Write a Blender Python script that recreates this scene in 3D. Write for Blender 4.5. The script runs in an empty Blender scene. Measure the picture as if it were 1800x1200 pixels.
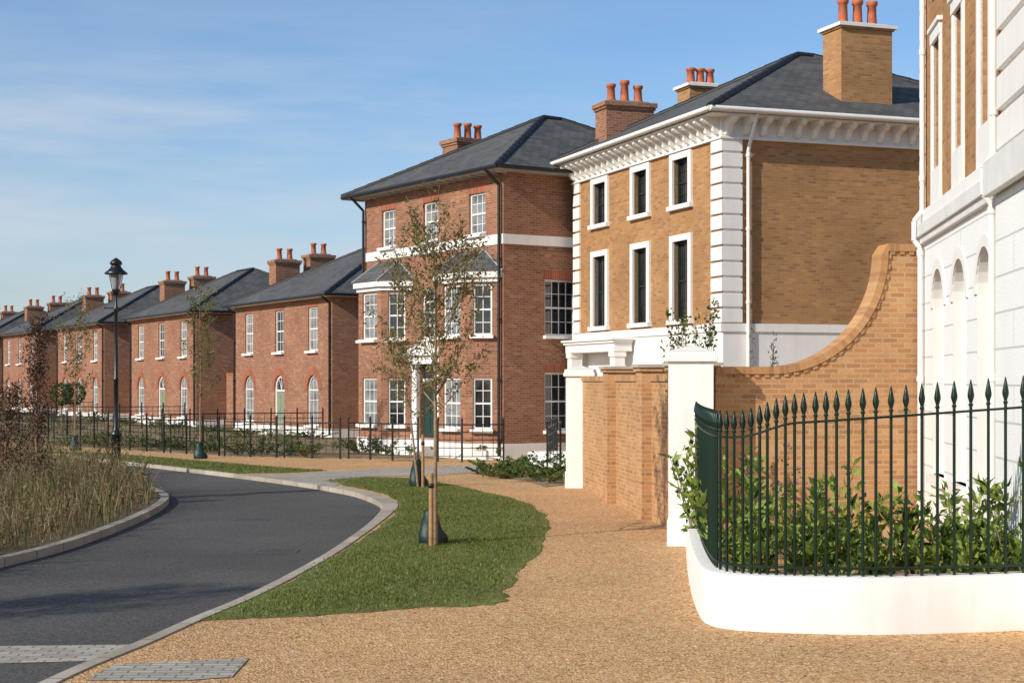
import bpy, math, random
import numpy as np
from mathutils import Vector, Matrix
from mathutils.geometry import tessellate_polygon
random.seed(7); rng=np.random.default_rng(7)
S=bpy.context.scene; COL=S.collection
F=2800.; CH=2.2; HY=670.
def G(px,py):
    z=F*CH/(py-HY); return ((px-900)*z/F, z)

# ------------------------------------------------------------ materials
def newmat(name):
    m=bpy.data.materials.new(name); m.use_nodes=True
    nt=m.node_tree; b=nt.nodes['Principled BSDF']; return m,nt,b
def N(nt,t,**k):
    n=nt.nodes.new(t)
    for a,v in k.items(): setattr(n,a,v)
    return n
def c4(c): return (c[0],c[1],c[2],1)
def ramp(nt,fac,stops,interp='LINEAR'):
    r=N(nt,'ShaderNodeValToRGB'); nt.links.new(fac,r.inputs[0]); r.color_ramp.interpolation=interp
    e=r.color_ramp.elements
    e[0].position=stops[0][0]; e[0].color=c4(stops[0][1])
    e[1].position=stops[-1][0]; e[1].color=c4(stops[-1][1])
    for p,c in stops[1:-1]:
        x=e.new(p); x.color=c4(c)
    return r.outputs[0]
def mix(nt,f,a,b,mode='MIX'):
    n=N(nt,'ShaderNodeMix',data_type='RGBA',blend_type=mode)
    for i,v in ((0,f),(6,a),(7,b)):
        if hasattr(v,'links') : nt.links.new(v,n.inputs[i])
        elif i==0: n.inputs[0].default_value=v
        else: n.inputs[i].default_value=c4(v)
    return n.outputs[2]
def math_(nt,op,a,b=None):
    n=N(nt,'ShaderNodeMath',operation=op)
    for i,v in ((0,a),(1,b)):
        if v is None: continue
        if hasattr(v,'links'): nt.links.new(v,n.inputs[i])
        else: n.inputs[i].default_value=v
    return n.outputs[0]
def noise(nt,vec,scale,detail=4,rough=.6):
    n=N(nt,'ShaderNodeTexNoise'); n.inputs['Scale'].default_value=scale
    n.inputs['Detail'].default_value=detail; n.inputs['Roughness'].default_value=rough
    nt.links.new(vec,n.inputs['Vector']); return n.outputs['Fac']
def bump(nt,b,h,strength,dist=.01):
    n=N(nt,'ShaderNodeBump'); n.inputs['Strength'].default_value=strength
    n.inputs['Distance'].default_value=dist
    nt.links.new(h,n.inputs['Height']); nt.links.new(n.outputs[0],b.inputs['Normal'])
def plain(name,c,rough=.7,var=.12,sc=3.,spec=.3,metal=0,bmp=0,streak=0):
    m,nt,b=newmat(name)
    tc=N(nt,'ShaderNodeTexCoord'); f=noise(nt,tc.outputs['Object'],sc,6,.65)
    lo=[x*(1-var) for x in c]; hi=[min(1,x*(1+var)) for x in c]
    col=ramp(nt,f,[(.3,lo),(.7,hi)])
    if streak:
        mp=N(nt,'ShaderNodeMapping'); mp.inputs['Scale'].default_value=(3,3,.35); nt.links.new(tc.outputs['Object'],mp.inputs[0])
        s=noise(nt,mp.outputs[0],2.,5,.7); col=mix(nt,1.,col,ramp(nt,s,[(.35,(1-streak,1-streak,1-streak*1.15)),(.6,(1,1,1))]),'MULTIPLY')
    nt.links.new(col,b.inputs['Base Color'])
    b.inputs['Roughness'].default_value=rough; b.inputs['Metallic'].default_value=metal
    b.inputs['Specular IOR Level'].default_value=spec
    if bmp: bump(nt,b,noise(nt,tc.outputs['Object'],60,4),bmp,.004)
    return m
def brickmat(name,cols,mort,bw=.215,rh=.07,ms=.009,weather=.22,rough=.9,spec=.2,bmp=.5,soft=0.):
    if soft:
        mean=[sum(c[1][k] for c in cols)/len(cols) for k in range(3)]
        cols=[(p,[x*(1-soft)+y*soft for x,y in zip(c,mean)]) for p,c in cols]
    m,nt,b=newmat(name)
    uv=N(nt,'ShaderNodeUVMap').outputs[0]
    br=N(nt,'ShaderNodeTexBrick'); nt.links.new(uv,br.inputs['Vector'])
    i=br.inputs; i['Scale'].default_value=1; i['Brick Width'].default_value=bw; i['Row Height'].default_value=rh
    i['Mortar Size'].default_value=ms; i['Mortar Smooth'].default_value=.15; i['Bias'].default_value=0
    sp=N(nt,'ShaderNodeSeparateXYZ'); nt.links.new(uv,sp.inputs[0])
    row=math_(nt,'FLOOR',math_(nt,'DIVIDE',sp.outputs[1],rh))
    par=math_(nt,'FLOORED_MODULO',row,2.)
    off=math_(nt,'MULTIPLY',math_(nt,'SUBTRACT',1.,par),.5)
    colm=math_(nt,'FLOOR',math_(nt,'ADD',math_(nt,'DIVIDE',sp.outputs[0],bw),off))
    cb=N(nt,'ShaderNodeCombineXYZ'); nt.links.new(colm,cb.inputs[0]); nt.links.new(row,cb.inputs[1])
    wn=N(nt,'ShaderNodeTexWhiteNoise',noise_dimensions='2D'); nt.links.new(cb.outputs[0],wn.inputs['Vector'])
    r=ramp(nt,wn.outputs['Value'],cols,'CONSTANT')
    nt.links.new(r,i['Color1']); nt.links.new(r,i['Color2'])
    i['Mortar'].default_value=c4(mort)
    w=noise(nt,uv,.7,5,.6)
    ww=ramp(nt,w,[(.3,(1-weather,)*3),(.7,(1+weather*.5,)*3)])
    o=mix(nt,1.,br.outputs['Color'],ww,'MULTIPLY')
    fine=noise(nt,uv,45,3,.6); o=mix(nt,1.,o,ramp(nt,fine,[(.3,(.86,)*3),(.7,(1.1,)*3)]),'MULTIPLY')
    nt.links.new(o,b.inputs['Base Color'])
    b.inputs['Roughness'].default_value=rough; b.inputs['Specular IOR Level'].default_value=spec
    inv=N(nt,'ShaderNodeMath',operation='SUBTRACT'); inv.inputs[0].default_value=1
    nt.links.new(br.outputs['Fac'],inv.inputs[1]); bump(nt,b,inv.outputs[0],bmp,.008)
    return m
def leafmat(name,c,c2,tr=.35):
    m=bpy.data.materials.new(name); m.use_nodes=True; nt=m.node_tree
    b=nt.nodes['Principled BSDF']; out=nt.nodes['Material Output']
    tc=N(nt,'ShaderNodeTexCoord'); f=noise(nt,tc.outputs['Object'],9,3)
    col=ramp(nt,f,[(.35,c),(.65,c2)]); nt.links.new(col,b.inputs['Base Color'])
    b.inputs['Roughness'].default_value=.5; b.inputs['Specular IOR Level'].default_value=.3
    t=N(nt,'ShaderNodeBsdfTranslucent'); nt.links.new(col,t.inputs[0])
    ms=N(nt,'ShaderNodeMixShader'); ms.inputs[0].default_value=tr
    nt.links.new(b.outputs[0],ms.inputs[1]); nt.links.new(t.outputs[0],ms.inputs[2])
    nt.links.new(ms.outputs[0],out.inputs[0]); return m
def groundmat(name,cols,sc,big,rough=.95,bmp=.6,bd=.01,voro=True,bigamt=.3,midamt=.12):
    m,nt,b=newmat(name); tc=N(nt,'ShaderNodeTexCoord'); o=tc.outputs['Object']
    if voro:
        v=N(nt,'ShaderNodeTexVoronoi'); v.inputs['Scale'].default_value=sc; nt.links.new(o,v.inputs['Vector'])
        sp=N(nt,'ShaderNodeSeparateColor'); nt.links.new(v.outputs['Color'],sp.inputs[0]); f=sp.outputs[0]
        hh=v.outputs['Distance']
    else:
        f=noise(nt,o,sc,5,.75); hh=f
    n=len(cols); lo,hi=(0.,1.) if voro else (.3,.7)
    col=ramp(nt,f,[(lo+(hi-lo)*i/(n-1),c) for i,c in enumerate(cols)])
    w=noise(nt,o,big,5,.6)
    col=mix(nt,1.,col,ramp(nt,w,[(.3,(1-bigamt,)*3),(.7,(1+bigamt*.4,)*3)]),'MULTIPLY')
    w2=noise(nt,o,14,4,.7)
    col=mix(nt,1.,col,ramp(nt,w2,[(.35,(1-midamt,)*3),(.65,(1+midamt,)*3)]),'MULTIPLY')
    nt.links.new(col,b.inputs['Base Color']); b.inputs['Roughness'].default_value=rough
    b.inputs['Specular IOR Level'].default_value=.2
    bump(nt,b,hh,bmp,bd); return m

RED=brickmat('red_brick',[(0,(.30,.118,.067)),(.25,(.345,.138,.078)),(.5,(.385,.16,.092)),(.7,(.275,.105,.063)),(.88,(.22,.09,.06)),(.96,(.42,.22,.135))],(.34,.25,.175),soft=.15)
REDR=brickmat('rubbed_red_brick',[(0,(.40,.12,.06)),(.5,(.35,.10,.05)),(.8,(.30,.09,.05))],(.34,.2,.14),bw=.075,rh=.3)
TAN=brickmat('tan_brick',[(0,(.455,.232,.092)),(.35,(.41,.20,.078)),(.6,(.50,.27,.115)),(.76,(.35,.17,.07)),(.9,(.29,.14,.065)),(.97,(.46,.21,.08))],(.37,.25,.145),soft=.3)
TANW=brickmat('orange_stock_brick',[(0,(.56,.285,.115)),(.35,(.50,.24,.09)),(.6,(.59,.33,.15)),(.78,(.42,.205,.085)),(.93,(.36,.18,.09))],(.5,.36,.235),weather=.2,soft=.3)
COPE=brickmat('brick_on_edge',[(0,(.56,.285,.115)),(.35,(.48,.23,.09)),(.6,(.58,.33,.15)),(.78,(.42,.2,.09))],(.42,.3,.19),bw=.078,rh=.4,soft=.2)
SLATE=brickmat('slate_tiles',[(0,(.115,.115,.115)),(.3,(.10,.10,.10)),(.55,(.128,.127,.125)),(.8,(.09,.09,.091))],(.055,.055,.055),bw=.3,rh=.22,ms=.012,rough=.7,spec=.2,weather=.2)
RIDGE=plain('ridge_tile_black',(.02,.02,.021),.5)
WHITE=plain('white_painted_render',(.82,.80,.77),.6,.04,1.2,bmp=.15,streak=.06)
WHITEJ=plain('white_painted_timber',(.82,.80,.77),.4,.03,2)
RUST=brickmat('rusticated_stucco',[(0,(.84,.84,.83)),(.5,(.83,.83,.82))],(.58,.58,.58),bw=7.,rh=.36,ms=.010,weather=.04,bmp=1.)
GREYS=plain('grey_stone_string',(.70,.70,.68),.7,.08)
CAPS=plain('stone_cap',(.45,.4,.33),.8,.15)
BLACK=plain('black_painted_iron',(.012,.012,.013),.35,.2,spec=.5)
GREEN=plain('dark_green_painted_iron',(.005,.019,.010),.35,.15,spec=.35)
GREENF=plain('dark_green_sash_paint',(.015,.028,.022),.35)
DOORG=plain('grey_green_door_paint',(.22,.25,.17),.4)
DOORD=plain('dark_green_door_paint',(.02,.045,.035),.35)
TERRA=plain('terracotta_pot',(.46,.13,.06),.75,.25,8)
LEAD=plain('lead_flashing',(.28,.29,.31),.5)
CONC=brickmat('concrete_kerb',[(0,(.44,.385,.31)),(.5,(.40,.35,.28)),(.8,(.47,.42,.35))],(.2,.17,.14),bw=.9,rh=2.,ms=.012,weather=.3)
GRAVEL=groundmat('resin_gravel',[(.24,.115,.048),(.57,.325,.145),(.68,.42,.20),(.52,.285,.125),(.84,.62,.38)],46,.5,bmp=.8,bd=.014,bigamt=.14,midamt=.13)
ASPH=groundmat('asphalt',[(.06,.058,.055),(.10,.096,.09),(.15,.145,.135)],70,.22,rough=.9,bmp=.3,bd=.004,bigamt=.32,midamt=.08)
SOIL=groundmat('garden_soil',[(.16,.11,.06),(.28,.2,.12),(.36,.27,.16)],12,1.)
TURF=groundmat('turf',[(.09,.10,.025),(.15,.17,.04),(.28,.23,.11)],7,.5,voro=False,bigamt=.3)
SCRUB=groundmat('dry_ground',[(.12,.10,.05),(.17,.14,.08),(.10,.11,.04)],5,.4,voro=False)
PAVE=brickmat('grey_block_paving',[(0,(.44,.40,.34)),(.4,(.38,.35,.30)),(.7,(.50,.455,.39))],(.22,.195,.16),bw=.2,rh=.1,ms=.01,weather=.2)
WOOD=plain('stake_timber',(.36,.21,.1),.8,.3,12)
BARK=plain('bark',(.27,.18,.115),.9,.4,14,bmp=.6)
BAG=plain('green_plastic_bag',(.006,.024,.020),.5,.3,10,spec=.4,bmp=.4)
def glass(name,c):
    m,nt,b=newmat(name); tc=N(nt,'ShaderNodeTexCoord'); f=noise(nt,tc.outputs['Object'],1.3,2)
    nt.links.new(ramp(nt,f,[(.35,[x*.5 for x in c]),(.65,[min(1,x*1.4) for x in c])]),b.inputs['Base Color'])
    b.inputs['Roughness'].default_value=.04; b.inputs['Specular IOR Level'].default_value=.9
    bump(nt,b,noise(nt,tc.outputs['Object'],2.2,1),.12,.02)
    return m
GLD=glass('dark_window_glass',(.02,.024,.028)); GLP=glass('pale_window_glass',(.24,.25,.25))
L_G=leafmat('leaf_green',(.075,.125,.022),(.14,.19,.045)); L_D=leafmat('leaf_dark',(.03,.06,.015),(.05,.085,.02))
L_Y=leafmat('leaf_olive',(.18,.165,.055),(.27,.22,.085)); L_R=leafmat('leaf_russet',(.14,.065,.035),(.21,.11,.05))
L_P=leafmat('leaf_purple',(.055,.027,.022),(.10,.048,.034),.2)
L_L=leafmat('laurel_leaf',(.19,.29,.04),(.34,.42,.09),.35)
B_G=leafmat('blade_green',(.12,.175,.028),(.20,.25,.055)); B_D=leafmat('blade_dry',(.30,.225,.12),(.40,.30,.17)); B_B=leafmat('blade_brown',(.19,.11,.07),(.27,.165,.105))
B_O=leafmat('blade_olive',(.18,.18,.06),(.25,.235,.095)); BL=leafmat('small_blue_flower',(.2,.17,.4),(.3,.25,.5))
B_H=leafmat('herb_green',(.085,.11,.035),(.15,.16,.06))

# ------------------------------------------------------------ mesh builder
class MB:
    def __init__(s): s.v=[];s.f=[];s.m=[];s.sm=[];s.uv={}
    def face(s,pts,m=0,uv=None):
        i=len(s.v); s.v+=[tuple(p) for p in pts]
        if uv: s.uv[len(s.f)]=uv
        s.f.append(tuple(range(i,i+len(pts)))); s.m.append(m); s.sm.append(False)
    def idx(s,vs,fs,m=0,sm=False):
        i=len(s.v); s.v+=[tuple(p) for p in vs]
        for f in fs: s.f.append(tuple(i+k for k in f)); s.m.append(m); s.sm.append(sm)
    def box(s,x0,y0,z0,x1,y1,z1,m=0):
        v=[(x0,y0,z0),(x1,y0,z0),(x1,y1,z0),(x0,y1,z0),(x0,y0,z1),(x1,y0,z1),(x1,y1,z1),(x0,y1,z1)]
        s.idx(v,[(3,2,1,0),(4,5,6,7),(0,1,5,4),(1,2,6,5),(2,3,7,6),(3,0,4,7)],m)
    def beam(s,p0,p1,w,h,m=0):
        p0=Vector(p0);p1=Vector(p1);u=(p1-p0); hu=Vector((u.x,u.y,0)).normalized(); n=Vector((-hu.y,hu.x,0))*w/2; z=Vector((0,0,h/2))
        v=[p0-n-z,p1-n-z,p1+n-z,p0+n-z,p0-n+z,p1-n+z,p1+n+z,p0+n+z]
        s.idx(v,[(3,2,1,0),(4,5,6,7),(0,1,5,4),(1,2,6,5),(2,3,7,6),(3,0,4,7)],m)
    def cyl(s,p0,p1,r0,r1=None,n=8,m=0,caps=True):
        r1=r0 if r1 is None else r1
        p0=Vector(p0);p1=Vector(p1);d=(p1-p0)
        if d.length<1e-6: return
        q=d.to_track_quat('Z','Y'); vs=[]
        for p,r in ((p0,r0),(p1,r1)):
            for k in range(n):
                a=2*math.pi*k/n; vs.append(p+q@Vector((r*math.cos(a),r*math.sin(a),0)))
        s.idx(vs,[(k,(k+1)%n,n+(k+1)%n,n+k) for k in range(n)],m,True)
        if caps:
            s.idx(vs[:n],[tuple(range(n-1,-1,-1))],m); s.idx(vs[n:],[tuple(range(n))],m)
    def lathe(s,prof,c=(0,0,0),n=12,m=0,smooth=True):
        vs=[];fs=[]
        for r,z in prof:
            for k in range(n):
                a=2*math.pi*k/n; vs.append((c[0]+r*math.cos(a),c[1]+r*math.sin(a),c[2]+z))
        for j in range(len(prof)-1):
            for k in range(n):
                fs.append((j*n+k,j*n+(k+1)%n,(j+1)*n+(k+1)%n,(j+1)*n+k))
        s.idx(vs,fs,m,smooth)
    def prism(s,poly,z0,z1,m=0,mtop=None):
        n=len(poly); mtop=m if mtop is None else mtop
        tri=tessellate_polygon([[Vector((p[0],p[1],0)) for p in poly]])
        vs=[(p[0],p[1],z1) for p in poly]
        fs=[]
        for t in tri:
            a,b,c=[Vector((poly[i][0],poly[i][1])) for i in t]
            cr=(b-a).x*(c-a).y-(b-a).y*(c-a).x
            fs.append(tuple(t) if cr>0 else tuple(reversed(t)))
        s.idx(vs,fs,mtop)
        for i in range(n):
            a=poly[i];b=poly[(i+1)%n]
            s.face([(a[0],a[1],z0),(b[0],b[1],z0),(b[0],b[1],z1),(a[0],a[1],z1)],m)
    def panel(s,p0,p1,z0,z1,holes=(),depth=.12,m=0,mrev=None,outer=None):
        mrev=m if mrev is None else mrev
        p0=Vector((p0[0],p0[1],0));p1=Vector((p1[0],p1[1],0));u=(p1-p0);W=u.length;u.normalize();inw=Vector((-u.y,u.x,0))
        out=outer or [(0,z0),(W,z0),(W,z1),(0,z1)]
        loops=[out]+list(holes)
        flat=[q for l in loops for q in l]
        tri=tessellate_polygon([[Vector((q[0],q[1],0)) for q in l] for l in loops])
        P=lambda q,d=0:(p0+u*q[0]+Vector((0,0,q[1]))+inw*d)
        for t in tri:
            a,b,c=[P(flat[i]) for i in t]
            if (b-a).cross(c-a).length<1e-9: continue
            if (b-a).cross(c-a).dot(inw)>0: b,c=c,b
            s.face([a,b,c],m)
        for l in holes:
            for i in range(len(l)):
                a=l[i];b=l[(i+1)%len(l)]
                s.face([P(a),P(b),P(b,depth),P(a,depth)],mrev)
    def ring(s,cx,zs,ri,ro,y0,y1,m=0,n=14,k=1.):
        pts=lambda r:[(cx+r*math.cos(math.pi*i/n),zs+r*k*math.sin(math.pi*i/n)) for i in range(n+1)]
        A=pts(ri);B=pts(ro); L=math.pi*(ri+ro)/2/n
        for i in range(n):
            a,b,c,d=A[i],A[i+1],B[i+1],B[i]
            s.face([(a[0],y0,a[1]),(b[0],y0,b[1]),(c[0],y0,c[1]),(d[0],y0,d[1])],m,[(i*L,0),((i+1)*L,0),((i+1)*L,ro-ri),(i*L,ro-ri)])
            s.face([(d[0],y0,d[1]),(c[0],y0,c[1]),(c[0],y1,c[1]),(d[0],y1,d[1])],m)
            s.face([(a[0],y0,a[1]),(b[0],y0,b[1]),(b[0],y1,b[1]),(a[0],y1,a[1])],m)
    def mesh(s,name,mats):
        me=bpy.data.meshes.new(name); me.from_pydata(s.v,[],s.f)
        for m in mats: me.materials.append(m)
        me.polygons.foreach_set('material_index',s.m); me.polygons.foreach_set('use_smooth',s.sm)
        uvl=me.uv_layers.new(name='UVMap'); uvs=[]
        V=[Vector(v) for v in s.v]; Z=Vector((0,0,1))
        for fi,f in enumerate(s.f):
            if fi in s.uv: uvs+=[c for p in s.uv[fi] for c in p]; continue
            nn=Vector((0,0,0))
            for k in range(1,len(f)-1): nn+=(V[f[k]]-V[f[0]]).cross(V[f[k+1]]-V[f[0]])
            if nn.length<1e-12: nn=Vector((0,0,1))
            nn.normalize()
            if abs(nn.z)>.98: T=Vector((1,0,0));B=Vector((0,1,0))
            else:
                T=Z.cross(nn).normalized();B=nn.cross(T)
            for k in f: uvs+=[V[k].dot(T),V[k].dot(B)]
        uvl.data.foreach_set('uv',uvs); me.update(); return me
    def obj(s,name,mats,parent=None,loc=(0,0,0),rot=0,bevel=0,**kw):
        return put(s.mesh(name,mats),name,parent,loc,rot,bevel,**kw)
def put(me,name,parent=None,loc=(0,0,0),rot=0,bevel=0,**kw):
    o=bpy.data.objects.new(name,me); COL.objects.link(o)
    o.location=loc; o.rotation_euler=(0,0,rot)
    if parent: o.parent=parent
    if bevel:
        b=o.modifiers.new('b','BEVEL'); b.width=bevel; b.segments=2; b.limit_method='ANGLE'
    for k,v in kw.items(): o[k]=v
    return o
def thing(name,label,cat,loc=(0,0,0),rot=0,group=None):
    o=bpy.data.objects.new(name,None); COL.objects.link(o); o.location=loc; o.rotation_euler=(0,0,rot)
    o.empty_display_size=.3; o['label']=label; o['category']=cat
    if group: o['group']=group
    return o
def clone(root,loc,rot=None,scale=None,label=None):
    kids={}
    for o in COL.objects: kids.setdefault(o.parent,[]).append(o)
    def rec(o,par):
        c=o.copy(); COL.objects.link(c)
        if par: c.parent=par
        for k in kids.get(o,[]): rec(k,c)
        return c
    c=rec(root,None); c.location=loc
    if rot is not None: c.rotation_euler=(0,0,rot)
    if scale: c.scale=(scale,)*3
    if label: c['label']=label
    return c
def rect(a0,a1,z0,z1): return [(a0,z0),(a1,z0),(a1,z1),(a0,z1)]
def archl(a0,a1,z0,zs,n=12,k=1.):
    c=(a0+a1)/2;r=(a1-a0)/2
    return [(a0,z0),(a1,z0)]+[(c+r*math.cos(math.pi*i/n),zs+r*k*math.sin(math.pi*i/n)) for i in range(n+1)]

# ------------------------------------------------------------ windows
_w={}
def winmesh(w,h,cols,rows,arch,fm,gm):
    key=(round(w,3),round(h,3),cols,rows,arch,fm.name,gm.name)
    if key in _w: return _w[key]
    f=MB(); t=.055; hs=h-(w/2 if arch else 0)
    f.box(-w/2,0,0,-w/2+t,.08,hs); f.box(w/2-t,0,0,w/2,.08,hs)
    f.box(-w/2+t,.002,0,w/2-t,.078,t)
    if arch: f.ring(0,hs,w/2-t,w/2,0,.08)
    else: f.box(-w/2+t,.002,h-t,w/2-t,.078,h)
    mid=h*.5 if not arch else hs
    f.box(-w/2+t,.015,mid-.025,w/2-t,.07,mid+.025)
    for i in range(1,cols):
        x=-w/2+t+(w-2*t)*i/cols; top=h-t
        if arch: top=hs+math.sqrt(max(0,(w/2-t)**2-x*x))
        f.box(x-.010,.03,t,x+.010,.062,top)
    for i in range(1,rows*2):
        z=h*i/(rows*2)
        if arch and z>hs-.05: continue
        if abs(z-mid)<.05: continue
        f.box(-w/2+t,.032,z-.010,w/2-t,.06,z+.010)
    g=MB()
    loop=archl(-w/2+.01,w/2-.01,.01,hs) if arch else rect(-w/2+.01,w/2-.01,.01,h-.01)
    g.panel((0,.05),(1,.05),0,1,outer=loop)
    sl=MB(); sl.box(-w/2-.06,-.15,-.09,w/2+.06,.1,0)
    r=(f.mesh('window',[fm]),g.mesh('glass',[gm]),sl.mesh('sill',[WHITE])); _w[key]=r; return r
def window(par,x,y,z,w,h,cols=3,rows=2,arch=False,rot=0,fm=WHITEJ,gm=GLD,inset=.07,sill=True):
    a,b,c=winmesh(w,h,cols,rows,arch,fm,gm)
    ix,iy=-math.sin(rot)*inset,math.cos(rot)*inset
    o=put(a,'window',par,(x+ix,y+iy,z),rot); put(b,'glass',o)
    if sill: put(c,'sill',o,(0,-inset,0))
    return o

# ------------------------------------------------------------ roofs etc
def roof(par,W,D,oh,ze,rise,soffit=WHITE,gut=BLACK,thick=.1):
    x0,x1,y0,y1=-oh,W+oh,-oh,D+oh; w=x1-x0;d=y1-y0
    if w>=d: a=(x0+d/2,(y0+y1)/2);b=(x1-d/2,(y0+y1)/2)
    else: a=((x0+x1)/2,y0+w/2);b=((x0+x1)/2,y1-w/2)
    zt=ze+rise; m=MB()
    c=[(x0,y0,ze),(x1,y0,ze),(x1,y1,ze),(x0,y1,ze)]; A=(a[0],a[1],zt);B=(b[0],b[1],zt)
    if w>=d: fs=[[c[0],c[1],B,A],[c[1],c[2],B],[c[2],c[3],A,B],[c[3],c[0],A]]; hips=[(c[0],A),(c[3],A),(c[1],B),(c[2],B),(A,B)]
    else: fs=[[c[0],c[1],A],[c[1],c[2],B,A],[c[2],c[3],B],[c[3],c[0],A,B]]; hips=[(c[0],A),(c[1],A),(c[2],B),(c[3],B),(A,B)]
    for f in fs: m.face(f,0)
    m.box(x0+.02,y0+.02,ze-thick,x1-.02,y1-.02,ze-.003,1)
    r=m.obj('roof',[SLATE,soffit],par)
    t=MB()
    for p,q in hips:
        p=Vector(p);q=Vector(q)
        if (q-p).length<.1: continue
        n=max(1,int((q-p).length/.45))
        for i in range(n):
            t.cyl(p.lerp(q,i/n),p.lerp(q,(i+1.04)/n),.1,.085,6)
    t.obj('ridge_tiles',[RIDGE],r)
    g=MB(); cc=[Vector((p[0],p[1],ze-.03)) for p in c]
    for i in range(4): g.cyl(cc[i],cc[(i+1)%4],.06,n=8)
    g.obj('gutter',[gut],par)
    return r
def chimney(roofo,cx,cy,w,d,z0,z1,npot,brick,cap,poth=.6,potsx=True,midpot=0):
    m=MB(); m.box(cx-w/2,cy-d/2,z0,cx+w/2,cy+d/2,z1,0)
    if cap:
        m.box(cx-w/2-.04,cy-d/2-.04,z1,cx+w/2+.04,cy+d/2+.04,z1+.05,0)
        m.box(cx-w/2-.1,cy-d/2-.1,z1+.05,cx+w/2+.1,cy+d/2+.1,z1+.13,1); zt=z1+.13
    else:
        m.box(cx-w/2-.04,cy-d/2-.04,z1-.15,cx+w/2+.04,cy+d/2+.04,z1-.076,0)
        m.box(cx-w/2-.08,cy-d/2-.08,z1-.075,cx+w/2+.08,cy+d/2+.08,z1+.05,0); zt=z1+.05
    m.box(cx-w/2+.1,cy-d/2+.1,zt,cx+w/2-.1,cy+d/2-.1,zt+.06,1)
    for i in range(npot):
        o=((i+.5)/npot-.5)*(w if potsx else d)*.86
        px,py=(cx+o,cy) if potsx else (cx,cy+o)
        hh=poth+(midpot if i==1 else 0)
        m.lathe([(.14,0),(.14,.06),(.12,.1),(.105,hh*.8),(.13,hh*.82),(.14,hh*.9),(.14,hh),(.1,hh),(.1,hh-.1),(0,hh-.1)],(px,py,zt+.05),12,2)
    m.box(cx-w/2-.02,cy-d/2-.02,z0,cx+w/2+.02,cy+d/2+.02,z0+.03,3)
    return m.obj('chimney',[brick,WHITE if cap else LEAD,TERRA,LEAD],roofo)
def pipe(par,pts,r=.045,mat=BLACK):
    m=MB()
    for a,b in zip(pts,pts[1:]): m.cyl(a,b,r,n=8)
    for a,b in zip(pts,pts[1:]):
        if abs(a[2]-b[2])>2:
            k=min(a[2],b[2])+.4
            while k<max(a[2],b[2]): m.cyl((a[0],a[1],k),(a[0],a[1],k+.07),r*1.35,n=8); k+=1.7
    m.obj('downpipe',[mat],par)

# ------------------------------------------------------------ terrace houses
TD=Vector((-.485,.875)).normalized(); TN=Vector((TD.y,-TD.x)); TR=math.atan2(-TD.y,-TD.x)
R0=Vector((-7.0,62.0)); TW,TDp,TE=11.4,9.,5.6
def tpos(s): p=R0+TD*(s+TW); return (p.x,p.y,0)
def terrace():
    h=thing('brick_house','two-storey red brick house with arched ground floor windows and slate roof','house',tpos(0),TR,'terrace of matching red brick houses')
    W,D,E=TW,TDp,TE; PL=.34
    bays=[W-2.0,W-5.75,W-9.5]
    holes=[]
    for i,b in enumerate(bays):
        holes.append(rect(b-.52,b+.52,3.42,5.18))
        holes.append(archl(b-.6,b+.6,PL+.001 if i==1 else .44,1.85))
    m=MB(); m.panel((0,0),(W,0),PL,E,holes,.14,0)
    m.panel((W,0),(W,D),PL,E); m.panel((W,D),(0,D),PL,E); m.panel((0,D),(0,0),PL,E)
    for b in bays:
        m.ring(b,1.85,.61,.92,-.02,0,1)
        m.face([(b-.54,-.004,5.19),(b+.54,-.004,5.19),(b+.64,-.004,5.44),(b-.64,-.004,5.44)],1)
    m.box(-.01,-.02,E-.22,W+.02,0,E-.15,0)
    m.obj('wall',[RED,REDR],h)
    p=MB(); p.box(-.03,-.03,0,W+.03,D+.03,PL)
    for i in range(3): p.box(bays[1]-.9,-.35-.28*i,0,bays[1]+.9,-.032 if i==0 else -.35-.28*(i-1),PL-.1*i-.003)
    p.obj('plinth',[WHITE],h)
    for i,b in enumerate(bays):
        window(h,b,0,3.42,1.04,1.76,3,2,gm=GLP if i!=1 else GLD)
        if i!=1: window(h,b,0,.44,1.2,2.01,3,2,True,gm=GLP)
    d=MB(); b=bays[1]; d.box(b-.5,.1,PL,b+.5,.15,1.78,0)
    for sx in (-1,1):
        for z0,z1 in ((.45,.85),(.95,1.65)): d.box(b+sx*.24-.15,.085,z0,b+sx*.24+.15,.1,z1,0)
    d.box(b-.6,.06,PL,b-.5,.16,1.85,1); d.box(b+.5,.06,PL,b+.6,.16,1.85,1); d.box(b-.5,.062,1.78,b+.5,.16,1.85,1)
    d.ring(b,1.85,.51,.6,.06,.14,1)
    for a in (60,90,120): 
        d.cyl((b,.1,1.85),(b+.54*math.cos(math.radians(a)),.1,1.85+.54*math.sin(math.radians(a))),.012,n=4,m=1)
    do=d.obj('door',[DOORG,WHITEJ],h)
    g=MB(); g.panel((0,.12),(1,.12),0,1,outer=archl(b-.55,b+.55,1.8,1.85)); g.obj('fanlight',[GLD],do)
    k=MB(); k.lathe([(.0,-.03),(.03,-.02),(.03,.02),(0,.03)],(b+.38,.08,1.),8); k.obj('handle',[BLACK],do)
    r=roof(h,W,D,.42,E,2.45)
    chimney(r,1.0,2.0,.85,1.15,6.0,7.6,2,RED,False,.5,False)
    chimney(r,1.0,3.65,.85,1.15,6.5,7.9,2,RED,False,.5,False)
    pipe(h,[(W-.12,-.42,E-.05),(W-.12,-.07,E-.35),(W-.12,-.07,.1)])
    pipe(h,[(.1,-.42,E-.05),(.1,-.07,E-.35),(.1,-.07,.1)])
    return h
T0=terrace()
for k in range(1,5): clone(T0,tpos(17.*k))
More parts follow.
